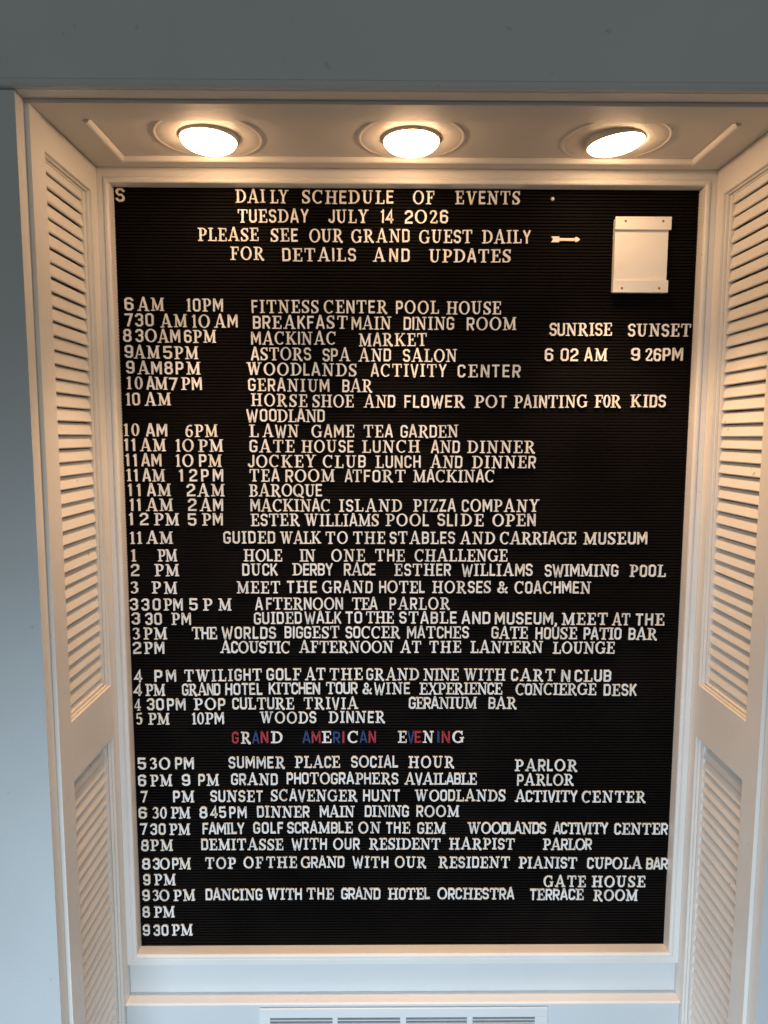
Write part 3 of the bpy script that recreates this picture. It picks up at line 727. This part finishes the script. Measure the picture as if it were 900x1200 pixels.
    ('twilight golf line', [('4',-425.0,-412.9,-148.9,-148.9), ('p',-393.4,-381.4,-148.6,-148.6), ('+m',-374.7,-359.5,-148.7,-148.7), ('TWILIghT',-346.6,-224.8,-148.4,-146.5), ('golF',-217.5,-163.1,-146.0,-146.0), ('AT',-157.2,-124.8,-145.8,-145.8), ('THE',-118.9,-66.5,-145.8,-145.8), ('gRAND',-60.6,22.2,-146.1,-146.2), ('NINE',29.4,84.9,-146.5,-146.5), ('WITH',93.0,158.7,-146.8,-146.8), ('cART',167.6,236.9,-147.7,-147.7), ('n',246.7,261.3,-148.6,-148.6), ('cLub',268.0,325.6,-148.8,-148.9)]),
    ('kitchen tour line', [('4',-427.1,-414.2,-171.3,-171.4), ('PM',-408.1,-377.6,-171.4,-171.4), ('gRAnd',-350.5,-290.9,-170.6,-170.6), ('hotel',-282.9,-224.6,-169.8,-169.9), ('kITchen',-214.4,-133.8,-168.8,-168.8), ('Tour',-124.4,-74.6,-168.6,-168.6), ('&',-67.3,-51.7,-168.6,-168.6), ('wINe',-49.0,8.1,-168.6,-168.7), ('EXPERIENcE',23.2,154.0,-169.3,-169.4), ('CoNCIERGE',174.9,302.8,-170.5,-170.6), ('dEsk',314.8,367.1,-171.7,-171.8)]),
    ('trivia line', [('~4',-426.6,-416.9,-195.0,-195.0), ('30',-406.5,-380.1,-194.8,-194.8), ('pm',-374.8,-346.0,-194.8,-194.8), ('POp',-332.6,-283.4,-194.3,-194.3), ('cuLTuRE',-272.1,-174.9,-193.5,-193.6), ('TRIvIA',-159.6,-73.8,-193.1,-193.2), ('gEraNIUM',6.3,113.9,-192.7,-192.8), ('bAR',132.6,177.5,-193.1,-193.2)]),
    ('line under the trivia line', [('~5',-424.7,-414.5,-218.5,-218.5), ('PM',-405.1,-372.3,-218.3,-218.3), ('~1~0',-336.4,-317.6,-217.8,-217.8), ('Pm',-315.6,-286.1,-217.5,-217.6), ('WOODs',-229.1,-140.1,-216.2,-216.4), ('DInNeR',-120.6,-30.9,-215.8,-215.9)]),
    ('coloured evening line', [('r:g',-273.8,-263.5,-249.7,-249.7), ('+R',-259.7,-244.0,-249.7,-249.7), ('+b:a',-241.9,-230.5,-249.5,-249.5), ('+r:n',-228.1,-216.4,-249.2,-249.2), ('+D',-212.1,-194.0,-249.2,-249.2), ('b:a',-162.3,-149.3,-249.0,-249.0), ('+r:m',-147.4,-133.6,-249.0,-249.1), ('+E',-131.1,-116.2,-249.1,-249.1), ('+b:r',-113.5,-102.4,-249.1,-249.1), ('+r:i',-99.1,-95.1,-249.1,-249.1), ('+C',-90.5,-73.4,-249.1,-249.1), ('+b:a',-71.2,-59.3,-248.9,-248.9), ('+r:n',-57.1,-45.7,-248.9,-248.9), ('E',-10.4,3.4,-248.7,-248.7), ('+b:v',4.8,15.6,-248.7,-248.7), ('+r:e',16.2,26.5,-248.7,-248.7), ('+N',29.2,46.1,-248.7,-248.8), ('+b:i',52.0,56.4,-248.8,-248.8), ('+r:n',59.1,71.9,-248.8,-248.8), ('+G',75.9,94.4,-248.8,-248.8)]),
    ('social hour line', [('5',-424.3,-411.6,-292.2,-292.2), ('~3O',-405.4,-373.1,-292.3,-292.3), ('pm',-365.0,-335.7,-292.0,-292.1), ('summeR',-280.1,-190.4,-290.8,-290.9), ('PLAcE',-174.7,-102.8,-290.1,-290.3), ('sOcIal',-84.9,-10.3,-290.0,-290.1), ('HOUR',6.4,79.7,-290.5,-290.6), ('PArlOR',176.8,277.0,-296.5,-296.7)]),
    ('photographers line', [('6',-424.8,-412.5,-320.4,-320.5), ('PM',-405.2,-371.0,-320.5,-320.6), ('9',-354.7,-341.1,-320.0,-320.0), ('pM',-329.1,-296.4,-319.8,-319.8), ('grANd',-276.6,-202.5,-318.7,-318.9), ('phoTOgraPhERs',-188.0,-9.9,-317.5,-317.9), ('AvAILabLE',0.3,116.0,-318.5,-318.7), ('pARlOR',180.9,272.0,-320.6,-320.7)]),
    ('scavenger hunt line', [('7',-421.6,-411.3,-347.7,-347.7), ('pM',-369.9,-336.6,-347.8,-347.9), ('suNsEt',-310.4,-227.2,-347.1,-347.3), ('SCavENGER',-213.8,-74.9,-346.1,-346.5), ('huNt',-66.1,-7.3,-346.5,-346.6), ('WOodLANDS',16.9,162.8,-346.7,-347.0), ('AcTIvITy',178.2,278.6,-348.2,-348.4), ('CENTER',285.6,388.9,-349.6,-349.8)]),
    ('6 30 PM dinner line', [('6',-425.8,-413.0,-375.0,-375.1), ('~3~0',-404.0,-381.1,-374.8,-374.9), ('PM',-374.2,-343.4,-374.9,-374.9), ('8',-328.3,-316.0,-374.7,-374.7), ('45',-311.1,-285.9,-374.5,-374.5), ('pm',-280.4,-253.1,-374.5,-374.6), ('dINNEr',-236.1,-152.3,-373.5,-373.7), ('mAIN',-135.3,-79.9,-373.2,-373.3), ('dINiNg',-63.4,7.4,-373.0,-373.2), ('rOOM',19.8,88.5,-373.3,-373.4)]),
    ('golf scramble line', [('7',-424.3,-413.1,-402.5,-402.6), ('30',-407.9,-383.8,-402.6,-402.7), ('PM',-377.5,-344.6,-402.7,-402.8), ('famIly',-324.3,-256.9,-401.7,-401.8), ('golf',-242.6,-194.6,-401.0,-401.1), ('scraMblE',-188.2,-82.7,-400.6,-400.9), ('ON',-73.6,-37.8,-400.9,-401.0), ('thE',-29.0,9.8,-401.3,-401.4), ('gEM',21.4,66.8,-401.7,-401.8), ('WOOdlaNds',102.7,229.2,-402.2,-402.6), ('acTIvITy',241.6,329.9,-403.2,-403.4), ('cENTEr',340.5,426.9,-404.1,-404.3)]),
    ('harpist line', [('8',-423.9,-412.1,-430.2,-430.2), ('PM',-408.8,-373.1,-429.9,-430.1), ('dEMITASSE',-326.9,-194.9,-429.0,-429.4), ('wITh',-181.1,-124.7,-428.3,-428.4), ('Our',-114.5,-71.5,-428.5,-428.6), ('RESIDENT',-56.3,58.9,-428.6,-429.0), ('HARPIsT',73.2,179.2,-429.0,-429.3), ('PArLOr',225.5,304.5,-430.1,-430.3)]),
    ('pianist line', [('8',-423.3,-410.4,-461.8,-461.8), ('3O',-405.7,-378.7,-461.6,-461.7), ('pM',-374.6,-345.1,-461.7,-461.8), ('TOP',-321.4,-272.1,-461.0,-461.1), ('OF',-259.4,-227.9,-460.3,-460.4), ('THE',-222.9,-173.2,-459.8,-460.0), ('GraNd',-166.9,-96.4,-459.7,-459.9), ('wITh',-82.8,-25.3,-460.0,-460.1), ('OUR',-14.8,36.5,-460.2,-460.3), ('REsIdENT',56.4,172.1,-460.7,-461.1), ('PIANIsT',186.9,281.4,-462.0,-462.3), ('cUpOLA',298.1,387.8,-463.2,-463.5), ('bar',394.8,429.7,-464.4,-464.5)]),
    ('line under the pianist line', [('9',-422.3,-411.3,-488.9,-488.9), ('PM',-404.4,-370.4,-488.9,-489.1), ('GATE',228.0,296.9,-494.4,-494.6), ('HOUSE',307.0,394.1,-494.9,-495.2)]),
    ('orchestra line', [('9',-424.1,-412.7,-516.4,-516.4), ('~3O',-408.0,-380.9,-516.4,-516.5), ('PM',-374.3,-339.4,-516.3,-516.4), ('daNcINg',-322.2,-229.9,-515.3,-515.6), ('WITh',-223.2,-166.0,-514.7,-514.9), ('ThE',-157.7,-114.1,-514.4,-514.5), ('graNd',-101.6,-38.2,-514.6,-514.8), ('HoTEl',-25.7,42.5,-514.9,-515.1), ('OrcHEsTra',55.1,180.6,-515.1,-515.6), ('tErracE',206.3,294.3,-516.9,-517.2), ('ROOM',310.3,382.5,-518.5,-518.7)]),
    ('line above the bottom line', [('8',-425.1,-413.7,-545.2,-545.3), ('PM',-406.8,-373.5,-545.0,-545.1)]),
    ('bottom line', [('9',-425.9,-414.7,-576.9,-577.0), ('30',-408.6,-384.4,-577.0,-577.1), ('PM',-378.6,-345.2,-576.8,-576.9)]),
]


PROPER = {'ASTORS', 'MACKINAC', 'ESTER', 'ESTHER', 'WILLIAMS', 'BAROQUE', 'WOODLANDS', 'WOODLAND', 'JOCKEY', 'CUPOLA', 'GRAND', 'HOTEL', 'GEM', 'GERANIUM', 'FORT'}
ORD = ['first', 'second', 'third', 'fourth', 'fifth', 'sixth', 'seventh', 'eighth', 'ninth', 'tenth', 'eleventh', 'twelfth', 'thirteenth']


def lay_out():
    """every character: line phrase, word no, chars, place"""
    items = []
    for phrase, segs in LINES:
        words = []                           # each: list of character records
        for text, x0, x1, z0, z1 in segs:
            t = text; cont = t.startswith('+')
            if cont: t = t[1:]
            colour = 'white'
            if t[:2] in ('r:', 'b:'): colour = 'red' if t[0] == 'r' else 'blue'; t = t[2:]
            chars = []; rom = False
            for c in t:
                if c == '~': rom = True; continue
                if c.isdigit() or c in '&,': stl = 'serif' if (rom or c == '&') else 'block'
                else: stl = 'serif' if c.isupper() else 'block'
                chars.append((stl, c)); rom = False
            ws = [glyph(s_, c)[0] for s_, c in chars]
            Lm = (x1 - x0) / 1000 / CAP
            nat = sum(ws); sc = 1.0; gap = 0.0
            if len(chars) > 1:
                gap = (Lm - nat) / (len(chars) - 1)
                if gap < 0.015:
                    gap = 0.015; sc = (Lm - gap * (len(chars) - 1)) / nat
                elif gap > 0.16:
                    sc = min(1.10, (Lm - 0.16 * (len(chars) - 1)) / nat); gap = (Lm - nat * sc) / (len(chars) - 1)
            else:
                sc = min(1.2, max(0.75, Lm / nat))
            x = x0 / 1000
            if not cont or not words: words.append([])
            for (s_, c), wi in zip(chars, ws):
                f = 0 if x1 == x0 else (x * 1000 - x0) / (x1 - x0)
                words[-1].append(dict(style=s_, ch=c, x=x, z=(z0 + (z1 - z0) * f) / 1000, sx=sc, colour=colour))
                x += (wi * sc + gap) * CAP
        items.append((phrase, words))
    return items


def word_text(wd): return ''.join(r['ch'].upper() for r in wd)


LETTER_CAP = 300
n_letters = 0
rest = []
used = set()
rng = random.Random(11)
tone_names = ['letter_white', 'letter_white', 'letter_white', 'letter_ivory', 'letter_grey']
for phrase, words in lay_out():
    texts = [word_text(w_) for w_ in words]
    for wi, wd in enumerate(words):
        txt = texts[wi]
        if txt in PROPER: wname = ORD[wi] + ' word' if wi < len(ORD) else 'last word'
        elif texts.count(txt) > 1: wname = ORD[texts[:wi].count(txt)] + ' ' + txt
        else: wname = txt
        for ci, r in enumerate(wd):
            digit = r['ch'].isdigit() or (r['ch'] == 'O' and any(k.isdigit() for k in txt))
            punct = r['ch'] in '&,'
            mat = {'red': 'letter_red', 'blue': 'letter_blue'}.get(r['colour']) or rng.choice(tone_names)
            w_, me = glyph(r['style'], r['ch'])
            mtx = Matrix.Translation((r['x'], -0.0003, r['z'] + rng.uniform(-0.00025, 0.00025))) @ Matrix.Rotation(math.radians(rng.gauss(0, 0.7)), 4, 'Y') @ Matrix.Diagonal((r['sx'], 1, 1, 1))
            own = digit or punct or r['colour'] != 'white' or phrase == 'coloured evening line' or n_letters < LETTER_CAP
            if not own:
                rest.append((me, mtx, mat)); continue
            if not digit and not punct: n_letters += 1
            kind = 'digit' if digit else 'letter'
            if punct: kind = 'ampersand' if r['ch'] == '&' else 'comma'
            col = 'pale' if r['colour'] == 'white' else r['colour']
            sty = 'roman' if r['style'] == 'serif' else 'block'
            shown = r['ch'].upper()
            if kind == 'digit' and shown == 'O': shown = '0'
            if punct:
                lab = 'white plastic %s on the %s' % (kind, phrase)
            elif len(wd) == 1:
                lab = '%s %s %s %s, alone on the %s' % (col.replace('pale', 'white'), sty, kind, shown, phrase) if texts.count(txt) == 1 else '%s %s %s %s, %s on the %s' % (col.replace('pale', 'white'), sty, kind, shown, ORD[texts[:wi].count(txt)] + ' one', phrase)
            else:
                lab = '%s %s %s %s, %s of %s on the %s' % (col.replace('pale', 'white'), sty, kind, shown, ORD[ci], wname, phrase)
            lab = lab.replace('on the upper left corner', 'in the upper left corner')
            words_n = len(lab.split())
            if words_n > 16 or lab in used: print('LABEL', words_n, lab)
            used.add(lab)
            o = bpy.data.objects.new(kind, me)
            COL.objects.link(o)
            o.matrix_world = mtx
            o.material_slots[0].link = 'OBJECT'; o.material_slots[0].material = M[mat]
            tag(o, lab, 'number' if kind == 'digit' else 'letter' if kind == 'letter' else 'symbol', {'digit': 'white numbers on the letter board', 'letter': 'letters on the letter board'}.get(kind))

# the letters of the lower lines, past three hundred of the kind
mats = ['letter_white', 'letter_ivory', 'letter_grey']
V = []; F = []; MI = []
for me, mtx, mat in rest:
    b0 = len(V)
    V += [tuple(mtx @ v.co) for v in me.vertices]
    for p in me.polygons:
        F.append([b0 + i for i in p.vertices]); MI.append(mats.index(mat))
me = bpy.data.meshes.new('letters'); me.from_pydata(V, [], F)
for k in mats: me.materials.append(M[k])
me.polygons.foreach_set('material_index', MI); me.update()
o = bpy.data.objects.new('letters', me); COL.objects.link(o)
o['kind'] = 'stuff'
tag(o, 'white plastic letters of the schedule lines from the lunch lines down to the bottom', 'letters')
print('individual letters', n_letters, 'rest', len(rest))
